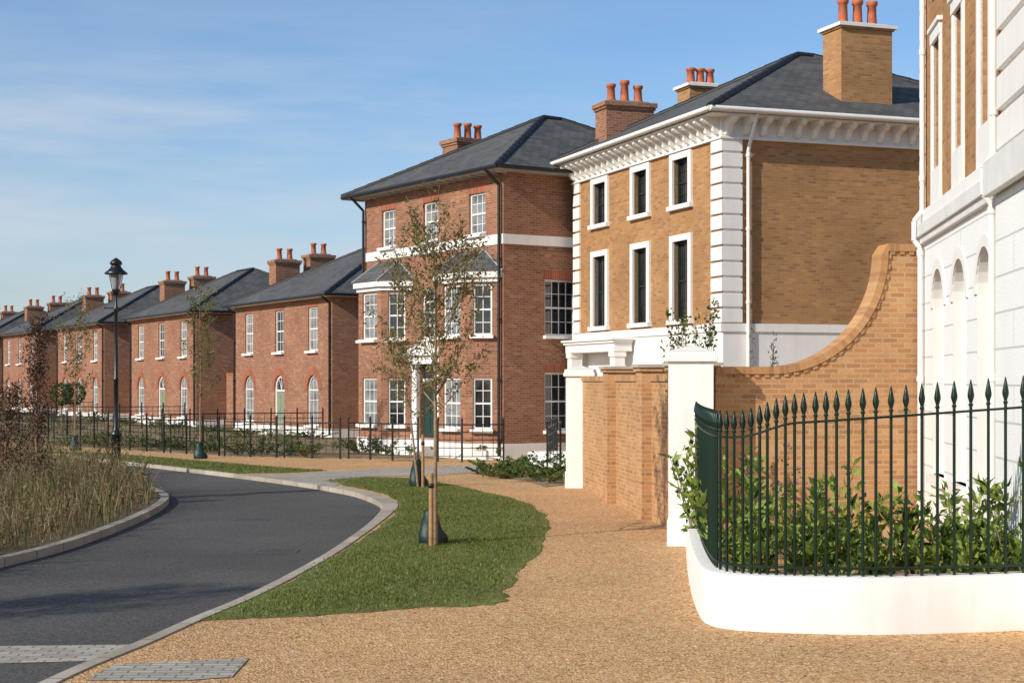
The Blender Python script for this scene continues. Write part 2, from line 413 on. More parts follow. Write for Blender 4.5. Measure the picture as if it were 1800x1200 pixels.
def gapwall():
    h=thing('garden_wall','red brick garden wall with dark wooden gate between houses','wall',tpos(0),TR,'garden walls between the brick houses')
    W0,W1=TW+.05,TW+5.5
    m=MB(); gc=W0+1.6 ; m.panel((W0,1.5),(W1,1.5),0,2.5,[archl(gc-.5-W0,gc+.5-W0,0.001,1.75,k=.5)],.22,0)
    m.box(W0,1.48,2.5,W1,1.76,2.6,1); m.panel((W1,1.74),(W0,1.74),0,2.5)
    m.obj('wall',[RED,REDR],h)
    g=MB(); g.panel((0,1.6),(1,1.6),0,1,outer=archl(gc-.5,gc+.5,0,1.75,k=.5))
    for i in range(6): g.cyl((gc-.42+i*.168,1.59,0),(gc-.42+i*.168,1.59,1.9),.012,n=4)
    g.obj('gate',[DOORD],h)
    return h
gw=gapwall()
for k in range(1,4): clone(gw,tpos(17.*k))

# ------------------------------------------------------------ big red townhouse
BD=Vector((-.545,.839)).normalized(); BN=Vector((BD.y,-BD.x)); BR=math.atan2(-BD.y,-BD.x)
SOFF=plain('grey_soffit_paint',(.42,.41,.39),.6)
def bighouse():
    W,D,E=8.3,9.0,8.15
    p=Vector((-.24,44.6))+BD*W
    h=thing('brick_townhouse','three-storey red brick townhouse with two canted bays and white door surround','house',(p.x,p.y,0),BR)
    m=MB(); ws=[W-1.4,W-4.05,W-6.7]
    holes=[rect(x-.45,x+.45,6.42,7.6) for x in ws]+[archl(W-4.15-.45,W-4.15+.45,3.5,4.6),rect(W-4.15-.55,W-4.15+.55,.5,2.75)]
    m.panel((0,0),(W,0),.45,E,holes,.13,0)
    side=[rect(1.4,2.5,3.5,5.1),rect(1.4,2.5,.8,2.45),rect(5.4,6.5,3.5,5.1)]
    m.panel((W,0),(W,D),.45,E,side,.13); m.panel((W,D),(0,D),.45,E); m.panel((0,D),(0,0),.45,E)
    for x in ws: m.face([(x-.47,-.004,7.61),(x+.47,-.004,7.61),(x+.55,-.004,7.86),(x-.55,-.004,7.86)],1)
    for z in (5.11,2.46): m.face([(W+.004,1.95-.57,z),(W+.004,1.95+.57,z),(W+.004,1.95+.68,z+.27),(W+.004,1.95-.68,z+.27)],1)
    bays=[(W-3.1,W-.2),(W-8.1,W-5.2)]; bp=.7; bc=.7
    BW=lambda q,L:min(.56 if q!=1 else .95,L-.25)
    for a,b in bays:
        P=[(a,0),(a+bc,-bp),(b-bc,-bp),(b,0)]
        for q in range(3):
            L=(Vector(P[q+1])-Vector(P[q])).length; ww=BW(q,L)
            hs=[rect(L/2-ww/2,L/2+ww/2,3.5,4.95),rect(L/2-ww/2,L/2+ww/2,.85,2.3)]
            m.panel(P[q],P[q+1],.45,5.05,hs,.1,0)
    m.obj('wall',[RED,REDR],h)
    t=MB()
    t.box(-.03,-.035,6.05,W+.035,D+.03,6.33)
    for a,b in bays:
        o=.05
        t.prism([(a-o,-.002),(a+bc-o*.4,-bp-o),(b-bc+o*.4,-bp-o),(b+o,-.002)],.0,.45)
        o=.16
        t.prism([(a-o,-.036),(a+bc-o*.4,-bp-o),(b-bc+o*.4,-bp-o),(b+o,-.036)],5.12,5.3)
        o=.06
        t.prism([(a-o,-.036),(a+bc-o*.4,-bp-o),(b-bc+o*.4,-bp-o),(b+o,-.036)],5.0,5.12)
    t.box(-.04,-.04,0,W+.04,D+.04,.45)
    t.obj('string_course',[WHITE],h)
    for x in ws: window(h,x,0,6.42,.9,1.18,3,2,gm=GLP)
    window(h,W-4.15,0,3.5,.9,1.55,3,2,True)
    window(h,W,1.95,3.5,1.1,1.6,4,2,rot=math.pi/2); window(h,W,1.95,.8,1.1,1.65,4,2,rot=math.pi/2); window(h,W,5.95,3.5,1.1,1.6,4,2,rot=math.pi/2)
    for a,b in bays:
        P=[(a,0),(a+bc,-bp),(b-bc,-bp),(b,0)]
        for q in range(3):
            A=Vector(P[q]);B=Vector(P[q+1]);L=(B-A).length;ww=BW(q,L);c=(A+B)/2;an=math.atan2((B-A).y,(B-A).x)
            window(h,c.x,c.y,3.5,ww,1.45,2 if q!=1 else 3,2,rot=an,inset=.05,gm=GLP if q==1 else GLD); window(h,c.x,c.y,.85,ww,1.45,2 if q!=1 else 3,2,rot=an,inset=.05,gm=GLP if q==1 else GLD)
        rb=MB(); o=.2; z0=5.3;z1=5.95
        E4=[(a-o,-.037,z0),(a+bc-o*.4,-bp-o,z0),(b-bc+o*.4,-bp-o,z0),(b+o,-.037,z0)]
        TP=[(a+.75,-.037,z1),(b-.75,-.037,z1)]
        rb.face([E4[0],E4[1],TP[0]]); rb.face([E4[1],E4[2],TP[1],TP[0]]); rb.face([E4[2],E4[3],TP[1]]); 
        for u,v in ((E4[0],TP[0]),(E4[1],TP[0]),(E4[2],TP[1]),(E4[3],TP[1])): rb.cyl(u,v,.035,n=6,m=1)
        rb.obj('bay_roof',[SLATE,LEAD],h)
    b=W-4.15; d=MB(); d.box(b-.5,.1,.5,b+.5,.15,2.2,0)
    for sx in (-1,1):
        for z0,z1 in ((.65,1.1),(1.2,2.05)): d.box(b+sx*.24-.15,.085,z0,b+sx*.24+.15,.1,z1,0)
    d.box(b-.5,.07,2.2,b+.5,.14,2.28,1)
    do=d.obj('door',[DOORD,WHITEJ],h)
    g=MB(); g.box(b-.5,.1,2.28,b+.5,.11,2.73); g.obj('fanlight',[GLD],do)
    k=MB(); k.lathe([(0,-.03),(.03,0),(0,.03)],(b+.38,.07,1.3),8); k.obj('handle',[BLACK],do)
    s=MB()
    for sx in (-1,1):
        x=b+sx*.72; s.box(x-.14,-.12,.45,x+.14,-.002,2.72); s.box(x-.17,-.15,.45,x+.17,-.002,.6); s.box(x-.17,-.15,2.6,x+.17,-.002,2.72)
    s.box(b-.92,-.2,2.72,b+.92,-.002,2.98); s.box(b-1.02,-.32,2.98,b+1.02,-.002,3.08)
    s.face([(b-1.02,-.3,3.08),(b+1.02,-.3,3.08),(b,-.3,3.42)]); s.face([(b-1.02,-.3,3.08),(b,-.3,3.42),(b,-.002,3.42),(b-1.02,-.002,3.08)]); s.face([(b+1.02,-.3,3.08),(b,-.3,3.42),(b,-.002,3.42),(b+1.02,-.002,3.08)])
    for i in range(3): s.box(b-1.1,-.5-.3*i,0,b+1.1,-.05 if i==0 else -.5-.3*(i-1),.45-.15*i)
    s.obj('door_surround',[WHITE],h,bevel=.01)
    c=MB(); x=-.1
    while x<W+.3: c.box(x-.03,-.38,E-.14,x+.03,-.001,E-.085); x+=.45
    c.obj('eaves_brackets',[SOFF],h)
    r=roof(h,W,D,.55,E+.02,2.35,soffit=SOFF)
    chimney(r,1.3,3.1,.95,1.35,8.8,10.0,3,RED,False,.5,False,.03)
    pipe(h,[(W-.08,-.55,E-.05),(W-.08,-.1,E-.45),(W-.08,-.1,6.4),(W-.08,-.1,.1)])
    pipe(h,[(.08,-.55,E-.05),(.08,-.1,E-.45),(.08,-.1,.1)])
    return h
bighouse()

# ------------------------------------------------------------ tan villa
VD=Vector((-.336,.942)).normalized(); VN=Vector((VD.y,-VD.x)); VR=math.atan2(-VD.y,-VD.x)
def quoins(m,x,y,sx,sy,z0,z1,lx,ly,mi=0,hh=.36,pr=.055):
    z=z0
    m.box(min(x-sx*.02,x+sx*(-lx+.02)),min(y-sy*.02,y+sy*(-ly+.02)),z0,max(x+sx*.01,x+sx*(-lx+.02)),max(y+sy*.01,y+sy*(-ly+.02)),z1,mi)
    while z<z1-.1:
        e=min(z+hh-.05,z1)
        xa,xb=sorted((x+sx*pr,x-sx*lx)); ya,yb=sorted((y+sy*pr,y-sy*ly))
        m.box(xa,ya,z,xb,yb,e,mi); z+=hh
def modprof(): return [(0,0),(.44,0),(.44,-.08),(.37,-.13),(.26,-.15),(.18,-.21),(.15,-.31),(.09,-.38),(0,-.40)]
def bracket(m,x,y,z,ox,oy,w=.13,mi=0):
    t=Vector((-oy,ox,0)); o=Vector((ox,oy,0)); b=Vector((x,y,z)); pr=modprof()
    A=[b+o*p+Vector((0,0,q))-t*w/2 for p,q in pr]; B=[a+t*w for a in A]; n=len(pr)
    m.idx(A+B,[tuple(range(n)),tuple(range(2*n-1,n-1,-1))]+[(i,n+i,n+(i+1)%n,(i+1)%n) for i in range(n)],mi)
def villa():
    W,D,E=9.1,9.6,8.42
    p=Vector((4.86,36.8))+VD*W
    h=thing('yellow_brick_villa','three-storey yellow brick villa with white quoins and bracketed cornice','house',(p.x,p.y,0),VR)
    ts=[2.15,4.55,7.25]; bx=[W-t for t in ts]
    holes=[]
    for x in bx: holes+= [rect(x-.43,x+.43,6.5,7.62),rect(x-.43,x+.43,3.7,5.62)]
    m=MB(); m.panel((0,0),(W,0),3.5,E-.1,holes,.18)
    m.panel((W,0),(W,D),3.5,E-.1); m.panel((W,D),(0,D),3.5,E-.1); m.panel((0,D),(0,0),3.5,E-.1)
    m.obj('wall',[TAN],h)
    g=MB(); g.panel((0,-.03),(W,-.03),0,3.35,[rect(bx[0]-.45,bx[0]+.45,.8,2.8)],.2); g.panel((W+.03,0),(W+.03,D),0,3.35); g.panel((W,D),(0,D),0,3.35); g.panel((-.03,D),(-.03,0),0,3.35)
    g.face([(W,-.03,0),(W+.03,0,0),(W+.03,0,3.35),(W,-.03,3.35)])
    g.box(-.07,-.07,3.35,W+.07,D+.07,3.54)
    g.obj('rendered_ground_floor',[WHITE],h)
    q=MB(); quoins(q,W,0,1,-1,3.56,E-.58,.5,.5); q.obj('quoins',[WHITE],h,bevel=.012)
    q=MB(); quoins(q,0,0,-1,-1,3.56,E-.58,.4,.4); q.obj('quoins',[WHITE],h,bevel=.012)
    c=MB(); c.box(-.05,-.05,E-.58,W+.05,D+.05,E-.1); c.box(-.09,-.09,E-.62,W+.09,D+.09,E-.575)
    c.box(-.52,-.52,E-.13,W+.52,D+.52,E-.1); c.box(-.58,-.58,E-.1,W+.58,D+.58,E-.01)
    n=24
    for i in range(n): bracket(c,.1+(W-.2)*i/(n-1),-.05,E-.13,0,-1)
    n=22
    for i in range(n): bracket(c,W+.05,.1+(D-.2)*i/(n-1),E-.13,1,0)
    c.obj('cornice',[WHITE],h)
    for x in bx:
        for z0,hh in ((6.5,1.12),(3.7,1.92)):
            window(h,x,0,z0,.86,hh,2,2,fm=GREENF,gm=GLD,inset=.1,sill=False)
            s=MB(); w=.43; e=.17; z1=z0+hh
            s.box(x-w-e,-.06,z0,x-w,.1,z1); s.box(x+w,-.06,z0,x+w+e,.1,z1); s.box(x-w-e,-.06,z1,x+w+e,.1,z1+e*.9); s.box(x-w-e-.05,-.12,z0-.11,x+w+e+.05,.1,z0)
            s.obj('window_surround',[WHITE],h)
    po=MB(); x0,x1,pr=W-8.3,W-4.9,.62
    po.box(x0,-pr,2.98,x1,-.1,3.2); po.box(x0-.05,-pr-.05,3.2,x1+.05,-.101,3.27); po.box(x0-.1,-pr-.1,3.27,x1+.1,-.102,3.33)
    for x in (x0+.2,x1-.2):
        po.box(x-.15,-pr+.04,0,x+.15,-pr+.34,2.84); po.box(x-.18,-pr+.01,0,x+.18,-pr+.37,.3); po.box(x-.18,-pr+.01,2.84,x+.18,-pr+.37,2.979)
    po.obj('portico',[WHITE],h,bevel=.008)
    r=roof(h,W,D,.62,E,2.5,gut=WHITE)
    chimney(r,W-.9,4.15,.85,1.42,8.4,10.72,3,TAN,True,.62,False)
    chimney(r,.75,1.2,.8,1.45,8.4,9.97,3,RED,False,.5,False,.12)
    chimney(r,1.0,3.45,.8,1.05,8.6,10.5,3,TAN,True,.45,False)
    pipe(h,[(W+.56,.62,E-.02),(W+.16,.62,E-.75),(W+.1,.62,E-.9),(W+.1,.62,.2)],.045,WHITE)
    return h
villa()

# ------------------------------------------------------------ near stucco building
ND=Vector((-.118,-.993)).normalized(); NR=math.atan2(ND.y,ND.x)
def nearhouse():
    W,D,E=9.0,9.0,9.8
    h=thing('stucco_house','white rusticated stucco and yellow brick house with arched windows','house',(5.63,22.0,0),NR)
    bx=[1.75,3.42,5.1]; ux=[1.45,3.2,4.95]
    m=MB(); lo=[archl(x-.48,x+.48,1.0,3.15) for x in bx]
    m.panel((0,0),(W,0),0,4.05,lo,.25,0,1); m.panel((0,D),(0,0),0,4.05); m.panel((W,0),(W,D),0,4.05)
    for x in bx:
        m.ring(x,3.15,.485,.62,-.02,0,1)
        m.box(x-.58,-.08,.88,x+.58,.1,1.0,1)
    m.box(6.05,-.06,0,8.9,-.001,4.05,0)
    m.obj('stucco_wall',[RUST,WHITE],h)
    u=MB(); hl=[rect(x-.3,x+.3,4.95,6.6) for x in ux]+[rect(x-.3,x+.3,7.5,9.2) for x in ux]
    u.panel((0,.03),(W,.03),4.5,E,hl,.2); u.panel((0,D),(0,.03),4.5,E); u.panel((W,.03),(W,D),4.5,E); u.panel((W,D),(0,D),0,E)
    u.obj('brick_wall',[TAN],h)
    t=MB(); t.box(-.04,-.06,4.05,W,D,4.14,1); t.box(-.08,-.10,4.14,W,D,4.30,1); t.box(-.03,-.03,4.30,W,.03,4.5,0)
    t.box(6.0,-.18,4.05,9,-.10,4.40,1)
    for x in ux:
        for z0,z1 in ((4.95,6.6),(7.5,9.2)):
            w,e=.3,.12
            t.box(x-w-e,-.0,4.5 if z0<5 else z0-.3,x-w,.06,z1,0); t.box(x+w,-.0,4.5 if z0<5 else z0-.3,x+w+e,.06,z1,0); t.box(x-w-e,-.01,z1,x+w+e,.06,z1+.16,0); t.box(x-w-e-.04,-.04,z1+.16,x+w+e+.04,.06,z1+.22,0)
            t.box(x-w,.0,4.5 if z0<5 else z0-.3,x+w,.06,z0,0)
    quoins(t,0,.03,-1,-1,4.5,E,.35,.3,0,.4,.03)
    z=4.5
    while z<E: t.box(6.15,-.07,z,7.7,.03,z+.33,0); z+=.4
    t.box(6.18,-.01,4.5,7.68,.03,E,0)
    t.obj('white_dressings',[WHITE,GREYS],h,bevel=.006)
    for x in bx: window(h,x,0,1.0,.96,2.63,2,2,True,inset=.16,sill=False)
    for x in ux:
        for z0,hh in ((4.95,1.65),(7.5,1.7)): window(h,x,.03,z0,.6,hh,2,2,inset=.1,sill=False)
    roof(h,W,D,.45,E,2.)
    pipe(h,[(5.85,-.04,E),(5.85,-.04,4.5),(5.85,-.14,4.36),(5.85,-.14,4.1),(5.85,-.06,4.0),(5.85,-.06,.1)],.035,WHITE)
    pipe(h,[(.5,-.03,E),(.5,-.03,4.5),(.5,-.14,4.36),(.5,-.14,4.1),(.5,-.06,4.0),(.5,-.06,.1)],.035,WHITE)
nearhouse()

# ------------------------------------------------------------ garden walls + gate pillars
def pillar(x,y,w,h,rot,label):
    m=MB(); a=w/2
    m.box(-a-.02,-a-.02,0,a+.02,a+.02,.35); m.box(-a,-a,.35,a,a,h-.2); m.box(-a-.05,-a-.05,h-.2,a+.05,a+.05,h-.12); m.box(-a-.03,-a-.03,h-.12,a+.03,a+.03,h-.06)
    e=a+.03
    m.idx([(-e,-e,h-.06),(e,-e,h-.06),(e,e,h-.06),(-e,e,h-.06),(0,0,h+.03)],[(0,1,4),(1,2,4),(2,3,4),(3,0,4)])
    o=m.obj('gate_pillar',[WHITE],None,(x,y,0),rot,.012); o['label']=label; o['category']='pillar'; o['group']='white rendered pillars'
pillar(2.42,21.5,.60,2.66,-.12,'white rendered square pillar at the end of a brick wall')
pillar(1.42,33.0,.55,2.5,-.14,'white rendered square pillar at the end of a brick wall')
a=Vector((1.45,32.7)); b=Vector((2.55,21.8))
wd=(b-a).normalized(); L=(b-a).length; rot=math.atan2(wd.y,wd.x)
bw=thing('brick_boundary_wall','orange stock brick boundary wall with piers and brick coping','wall',(a.x,a.y,0),rot)
m=MB(); m.box(0,-.0,0,L,.33,2.2,0); m.obj('wall',[TANW],bw)
m=MB(); m.box(0,-.03,2.2,L,.36,2.3,0); m.obj('coping',[COPE],bw)
for s in (3.9,7.3,9.9):
    m=MB(); m.box(s-.26,-.16,0,s+.26,.45,2.36,0); m.box(s-.3,-.2,2.36,s+.3,.49,2.42,0); m.box(s-.33,-.23,2.42,s+.33,.52,2.47,1); m.obj('pier',[TANW,CAPS],bw)
cw=thing('swept_brick_wall','tall orange brick wall sweeping upward in a concave curve','wall',(0,0,0))
p0=(2.76,21.6);p1=(5.75,22.15); WL=(Vector(p1)-Vector(p0)).length
def swept():
    pts=[(0,2.30)]
    x0,x1,z0,z1=.80,2.48,2.30,4.0
    n=60
    for i in range(n+1):
        t=math.pi/2*i/n; pts.append((x0+(x1-x0)*math.sin(t), z0+(z1-z0)*(1-math.cos(t))))
    pts.append((WL,4.0)); return pts
cu=swept(); m=MB()
m.panel(p0,p1,0,4,outer=[(0,0),(WL,0)]+cu[::-1]); 
m.obj('wall',[TANW],cw)
u=(Vector(p1)-Vector(p0)).normalized(); inn=Vector((-u.y,u.x))
def W3(q,d): 
    p=Vector(p0)+u*q[0]+inn*d; return (p.x,p.y,q[1])
def strip(name,cu,off0,off1,d0,d1,mat,par):
    m=MB(); dist=0; nor=[]
    for i,p in enumerate(cu):
        a=Vector(cu[max(0,i-1)]);b=Vector(cu[min(len(cu)-1,i+1)]);t=(b-a).normalized(); nor.append(Vector((-t.y,t.x)))
    lo=[Vector(p)+n*off0 for p,n in zip(cu,nor)]; hi=[Vector(p)+n*off1 for p,n in zip(cu,nor)]
    for i in range(len(cu)-1):
        l=(Vector(cu[i+1])-Vector(cu[i])).length
        uv=[(dist,.02),(dist+l,.02),(dist+l,.02+off1-off0),(dist,.02+off1-off0)]
        m.face([W3(lo[i],d0),W3(lo[i+1],d0),W3(hi[i+1],d0),W3(hi[i],d0)],0,uv)
        m.face([W3(hi[i],d0),W3(hi[i+1],d0),W3(hi[i+1],d1),W3(hi[i],d1)],0,[(dist,.02),(dist+l,.02),(dist+l,.32),(dist,.32)])
        m.face([W3(lo[i],d0),W3(lo[i+1],d0),W3(lo[i+1],d1),W3(lo[i],d1)],0,uv)
        dist+=l
    m.face([W3(lo[0],d0),W3(hi[0],d0),W3(hi[0],d1),W3(lo[0],d1)],0)
    m.obj(name,[mat],par)
strip('coping',cu,0.0,.10,-.035,.3,COPE,cw)
m=MB(); dist=0; nxt=.3
for i in range(len(cu)-1):
    A=Vector(cu[i]);B=Vector(cu[i+1]);l=(B-A).length;t=(B-A).normalized();nn=Vector((-t.y,t.x))
    while nxt<dist+l:
        c=A+t*(nxt-dist); q=[c-t*.035-nn*.045,c+t*.035-nn*.045,c+t*.035-nn*.001,c-t*.035-nn*.001]
        f0=[W3(k,-.022) for k in q]; f1=[W3(k,.01) for k in q]
        m.idx(f0+f1,[(0,1,2,3),(0,4,5,1),(1,5,6,2),(2,6,7,3),(3,7,4,0)]); nxt+=.14
    dist+=l
m.obj('dentils',[TANW],cw)

# ------------------------------------------------------------ planter plinth + railing
def smoothline(pts,n=6):
    P=[Vector(p) for p in pts]; P=[P[0]*2-P[1]]+P+[P[-1]*2-P[-2]]; out=[]
    for i in range(1,len(P)-2):
        for k in range(n):
            t=k/n; a,b,c,d=P[i-1],P[i],P[i+1],P[i+2]
            out.append(.5*((2*b)+(c-a)*t+(2*a-5*b+4*c-d)*t*t+(3*b-a-3*c+d)*t**3))
    out.append(P[-2]); return out
def offset(line,d):
    r=[]
    for i,p in enumerate(line):
        t=(line[min(i+1,len(line)-1)]-line[max(i-1,0)]).normalized(); r.append(p+Vector((-t.y,t.x))*d)
    return r
out=smoothline([G(1206,958),G(1207,985),G(1211,1020),G(1219,1055),G(1232,1086),G(1248,1098),G(1280,1105),G(1340,1110),G(1420,1113),G(1550,1115),G(1700,1111),G(1800,1107),G(1880,1102)])
inner=offset(out,.26)
m=MB(); PH=.49; n=len(out)
vs=[];fs=[]
prof=[(0,0),(0.0,PH-.015),(.005,PH-.004),(.015,PH),(.245,PH),(.26,PH-.015),(.26,.2)]
rows=[offset(out,p) for p,_ in prof]
for j,(p,z) in enumerate(prof):
    for q in rows[j]: vs.append((q.x,q.y,z))
for j in range(len(prof)-1):
    for i in range(n-1): fs.append((j*n+i,j*n+i+1,(j+1)*n+i+1,(j+1)*n+i))
m.idx(vs,fs,0,True)
o=m.obj('planter_wall',[WHITE]); o['label']='low curved white rendered planter wall beneath green railing'; o['category']='low wall'
es=o.modifiers.new('e','EDGE_SPLIT'); es.split_angle=math.radians(35)
mid=offset(out,.13)
ln=[0]
for i in range(1,n): ln.append(ln[-1]+(mid[i]-mid[i-1]).length)
TOT=ln[-1]
def at(s):
    for i in range(1,n):
        if ln[i]>=s:
            t=(s-ln[i-1])/(ln[i]-ln[i-1]); return mid[i-1].lerp(mid[i],t)
    return mid[-1]
def rh(x,y):
    px=900+x/y*F
    if px<1290 : return 1.72
    t=min(1,(px-1290)/110); e=t*t*(3-2*t)
    return 1.72+.11*e+.16*max(0,(px-1330)/470)
ir=thing('iron_railing','dark green iron railing with spear finials on white plinth','railing',(mid[0].x,mid[0].y,0))
o0=Vector((mid[0].x,mid[0].y))
def barmesh():
    m=MB(); H=1.25
    m.cyl((0,0,0),(0,0,H),.0140,n=8)
    m.lathe([(.014,H),(.024,H+.01),(.014,H+.025),(.016,H+.035),(.029,H+.07),(.030,H+.09),(.017,H+.15),(.004,H+.2),(0,H+.2)],n=8)
    return m.mesh('bar',[GREEN])
BM=barmesh()
pxs=[1290,1305,1320,1335,1350,1365,1381,1397,1414,1433,1452,1471,1492,1516,1540,1566,1592,1620,1648,1677,1707,1737,1768,1798,1830]
posts=[]
s=.15
while s<TOT:
    p=at(s); px=900+p.x/p.y*F
    if px>1284 and p.y<15.2: break
    posts.append(p); s+=.15
ss=np.linspace(0,TOT,900); fine=[at(v) for v in ss]
for q in pxs:
    c=[p for p in fine if p.y<14.9]; posts.append(min(c,key=lambda p:abs(900+p.x/p.y*F-q)))
for i,p in enumerate(posts):
    r=rh(p.x,p.y); c=put(BM,'bar',ir,(p.x-o0.x,p.y-o0.y,PH))
    c.scale=(1,1,(r+.02-PH)/1.25)
for nm,fn,th in (('top_rail',lambda x,y:rh(x,y)-.02,.02),('bottom_rail',lambda x,y:PH+.07,.02)):
    m=MB(); sub=[at(v) for v in np.linspace(.1,TOT,110)]
    for p,q in zip(sub,sub[1:]): m.beam((p.x-o0.x,p.y-o0.y,fn(p.x,p.y)),(q.x-o0.x,q.y-o0.y,fn(q.x,q.y)),.045,th)
    m.obj(nm,[GREEN],ir)

# ------------------------------------------------------------ ground, road, path
def struct(o): o['kind']='structure'; return o
m=MB(); m.face([(-400,-60,-.1),(400,-60,-.1),(400,600,-.1),(-400,600,-.1)]); struct(m.obj('ground',[SCRUB]))
Rpx=[(-60,1262),(60,1206),(140,1170),(240,1130),(335,1088),(420,1053),(500,1014),(580,969),(640,927),(664,905),(672,890),(660,879),(625,866),(580,857),(530,849),(440,837),(330,824),(250,815),(180,808),(100,798),(0,788),(-100,780)]
Lpx=[(-300,1090),(-80,1010),(0,986),(70,969),(130,952),(190,931),(240,911),(280,891),(296,877),(290,867),(262,856),(215,844),(150,830),(80,815),(0,803),(-100,792)]
RL=smoothline([G(*p) for p in Rpx],4); LL=smoothline([G(*p) for p in Lpx],4)
m=MB(); m.face([(-60,2,-.08),(8,2,-.08),(8,80,-.08),(-60,80,-.08)]); struct(m.obj('road',[ASPH]))
m=MB(); m.prism([tuple(p) for p in RL]+[(-60,90),(-60,170),(60,170),(60,6),(-5.5,6)],-.1,0); struct(m.obj('path',[GRAVEL]))
m=MB(); m.prism([tuple(p) for p in LL]+[(-70,62),(-70,12),(-14,12)],-.1,0.02); struct(m.obj('verge_ground',[SCRUB]))
def kerb(line,w,side,name,z1=.014):
    m=MB(); off=[]; dist=0
    for i,p in enumerate(line):
        t=(line[min(i+1,len(line)-1)]-line[max(i-1,0)]).normalized(); ww=w(i/len(line)) if callable(w) else w
        off.append((p-Vector((-t.y,t.x))*side*.006, p+Vector((-t.y,t.x))*side*ww))
    for i in range(len(line)-1):
        l=(line[i+1]-line[i]).length; a,b=off[i];c,d=off[i+1]; uv=[(dist,1),(dist+l,1),(dist+l,1.2),(dist,1.2)]
        m.face([(a.x,a.y,z1),(c.x,c.y,z1),(d.x,d.y,z1),(b.x,b.y,z1)],0,uv)
        m.face([(a.x,a.y,-.09),(c.x,c.y,-.09),(c.x,c.y,z1),(a.x,a.y,z1)],0,uv)
        m.face([(b.x,b.y,-.09),(d.x,d.y,-.09),(d.x,d.y,z1),(b.x,b.y,z1)],0,uv); dist+=l
    struct(m.obj(name,[CONC]))
kerb(RL,lambda t:.12+.2*math.exp(-((t-.52)/.1)**2),-1,'kerb')
kerb(LL,.14,1,'kerb',.034)
def flat(px,z,mat,name): 
    m=MB(); m.prism([G(*p) for p in px],z-.003,z); return struct(m.obj(name,[mat]))
V1=[(342,1092),(425,1061),(505,1022),(590,976),(655,935),(690,905),(700,888),(690,875),(655,862),(600,852),(575,845),(640,839),(740,842),(850,863),(920,882),(958,905),(964,928),(950,962),(915,1005),(888,1036),(890,1052),(862,1063),(740,1068),(600,1079),(470,1086)]
V2=[(190,797),(330,808),(470,820),(575,827),(500,831),(410,832),(300,820),(215,811),(120,800),(60,793)]
def wobble(px,n=5,amt=.05):
    L=smoothline([G(*p) for p in px+[px[0]]],n); return [(p.x+random.uniform(-amt,amt),p.y+random.uniform(-amt,amt)) for p in L[:-1]]
VW=wobble(V1)
m=MB(); m.prism(VW,.003,.006); struct(m.obj('grass_verge',[TURF]))
flat(V2,.006,TURF,'grass_verge')
flat([(425,834),(520,845),(585,855),(612,846),(640,838),(760,836),(845,830),(868,815),(700,822),(575,829),(500,833)],.008,PAVE,'crossing_pavement')
GP=[G(612,805),G(884,807),(-.2,45.0),(6,60),(-7,75),(-50,150),(-70,140),G(-40,776),G(95,782.5),G(235,791),G(400,801)]
m=MB(); m.prism(GP,.001,.01); struct(m.obj('garden_ground',[SOIL]))
BP=[(830,832),(880,818),(985,806),(990,852),(960,856),(925,845),(870,838)]
flat(BP,.01,SOIL,'planting_bed')
m=MB(); m.prism([(q.x,q.y) for q in inner]+[(5.5,21),(5.7,22.1),(2.8,21.6)],.2,.3); struct(m.obj('planter_soil',[GRAVEL]))
flat2=lambda pts,z,mat,name:struct((lambda m:(m.prism(pts,z-.003,z),m.obj(name,[mat]))[1])(MB()))
flat2([G(-60,1120),G(262,1117),G(215,1143),G(-60,1150)],-.072,PAVE,'setts_strip')
flat([(150,1196),(200,1168),(438,1157),(408,1190),(330,1196)],.008,PAVE,'paving_patch')
IRON=plain('cast_iron_grey',(.085,.08,.075),.6)
for (x,y,w) in ((485,966,.3),(440,912,.3)):
    gx,gy=G(x,y); m=MB(); m.box(-w,-.2,-.02,w,.2,0)
    for i in range(9): m.box(-w+.05+i*(2*w-.1)/9,-.17,0,-w+.08+i*(2*w-.1)/9,.17,.004)
    o=m.obj('manhole_cover',[IRON],None,(gx*1.03,gy*1.03,-.074)); o['label']='grey cast iron drain cover in the asphalt'; o['category']='drain cover'

# ------------------------------------------------------------ vegetation
def leafmesh(name,C,L,Wd,mats,probs,up=.2,dirs=None):
    C=np.asarray(C,float); n=len(C)
    d=rng.normal(size=(n,3)) if dirs is None else np.asarray(dirs)+rng.normal(size=(n,3))*.5
    d[:,2]+=up; d/=np.linalg.norm(d,axis=1)[:,None]+1e-9
    r=rng.normal(size=(n,3)); sd=np.cross(d,r); sd/=np.linalg.norm(sd,axis=1)[:,None]+1e-9
    nn=np.cross(d,sd)
    l=L*rng.uniform(.6,1.25,n)[:,None]; w=Wd*rng.uniform(.7,1.2,n)[:,None]
    v=np.stack([C,C+d*l*.5+sd*w*.5+nn*l*.06,C+d*l-nn*l*.1,C+d*l*.5-sd*w*.5+nn*l*.06],1).reshape(-1,3)
    me=bpy.data.meshes.new(name); me.vertices.add(4*n); me.vertices.foreach_set('co',v.ravel())
    me.loops.add(4*n); me.loops.foreach_set('vertex_index',np.arange(4*n)); me.polygons.add(n)
    me.polygons.foreach_set('loop_start',np.arange(n)*4); me.polygons.foreach_set('loop_total',np.full(n,4))
    for m in mats: me.materials.append(m)
    me.polygons.foreach_set('material_index',rng.choice(len(mats),n,p=probs).astype(np.int32)); me.update(calc_edges=True); return me
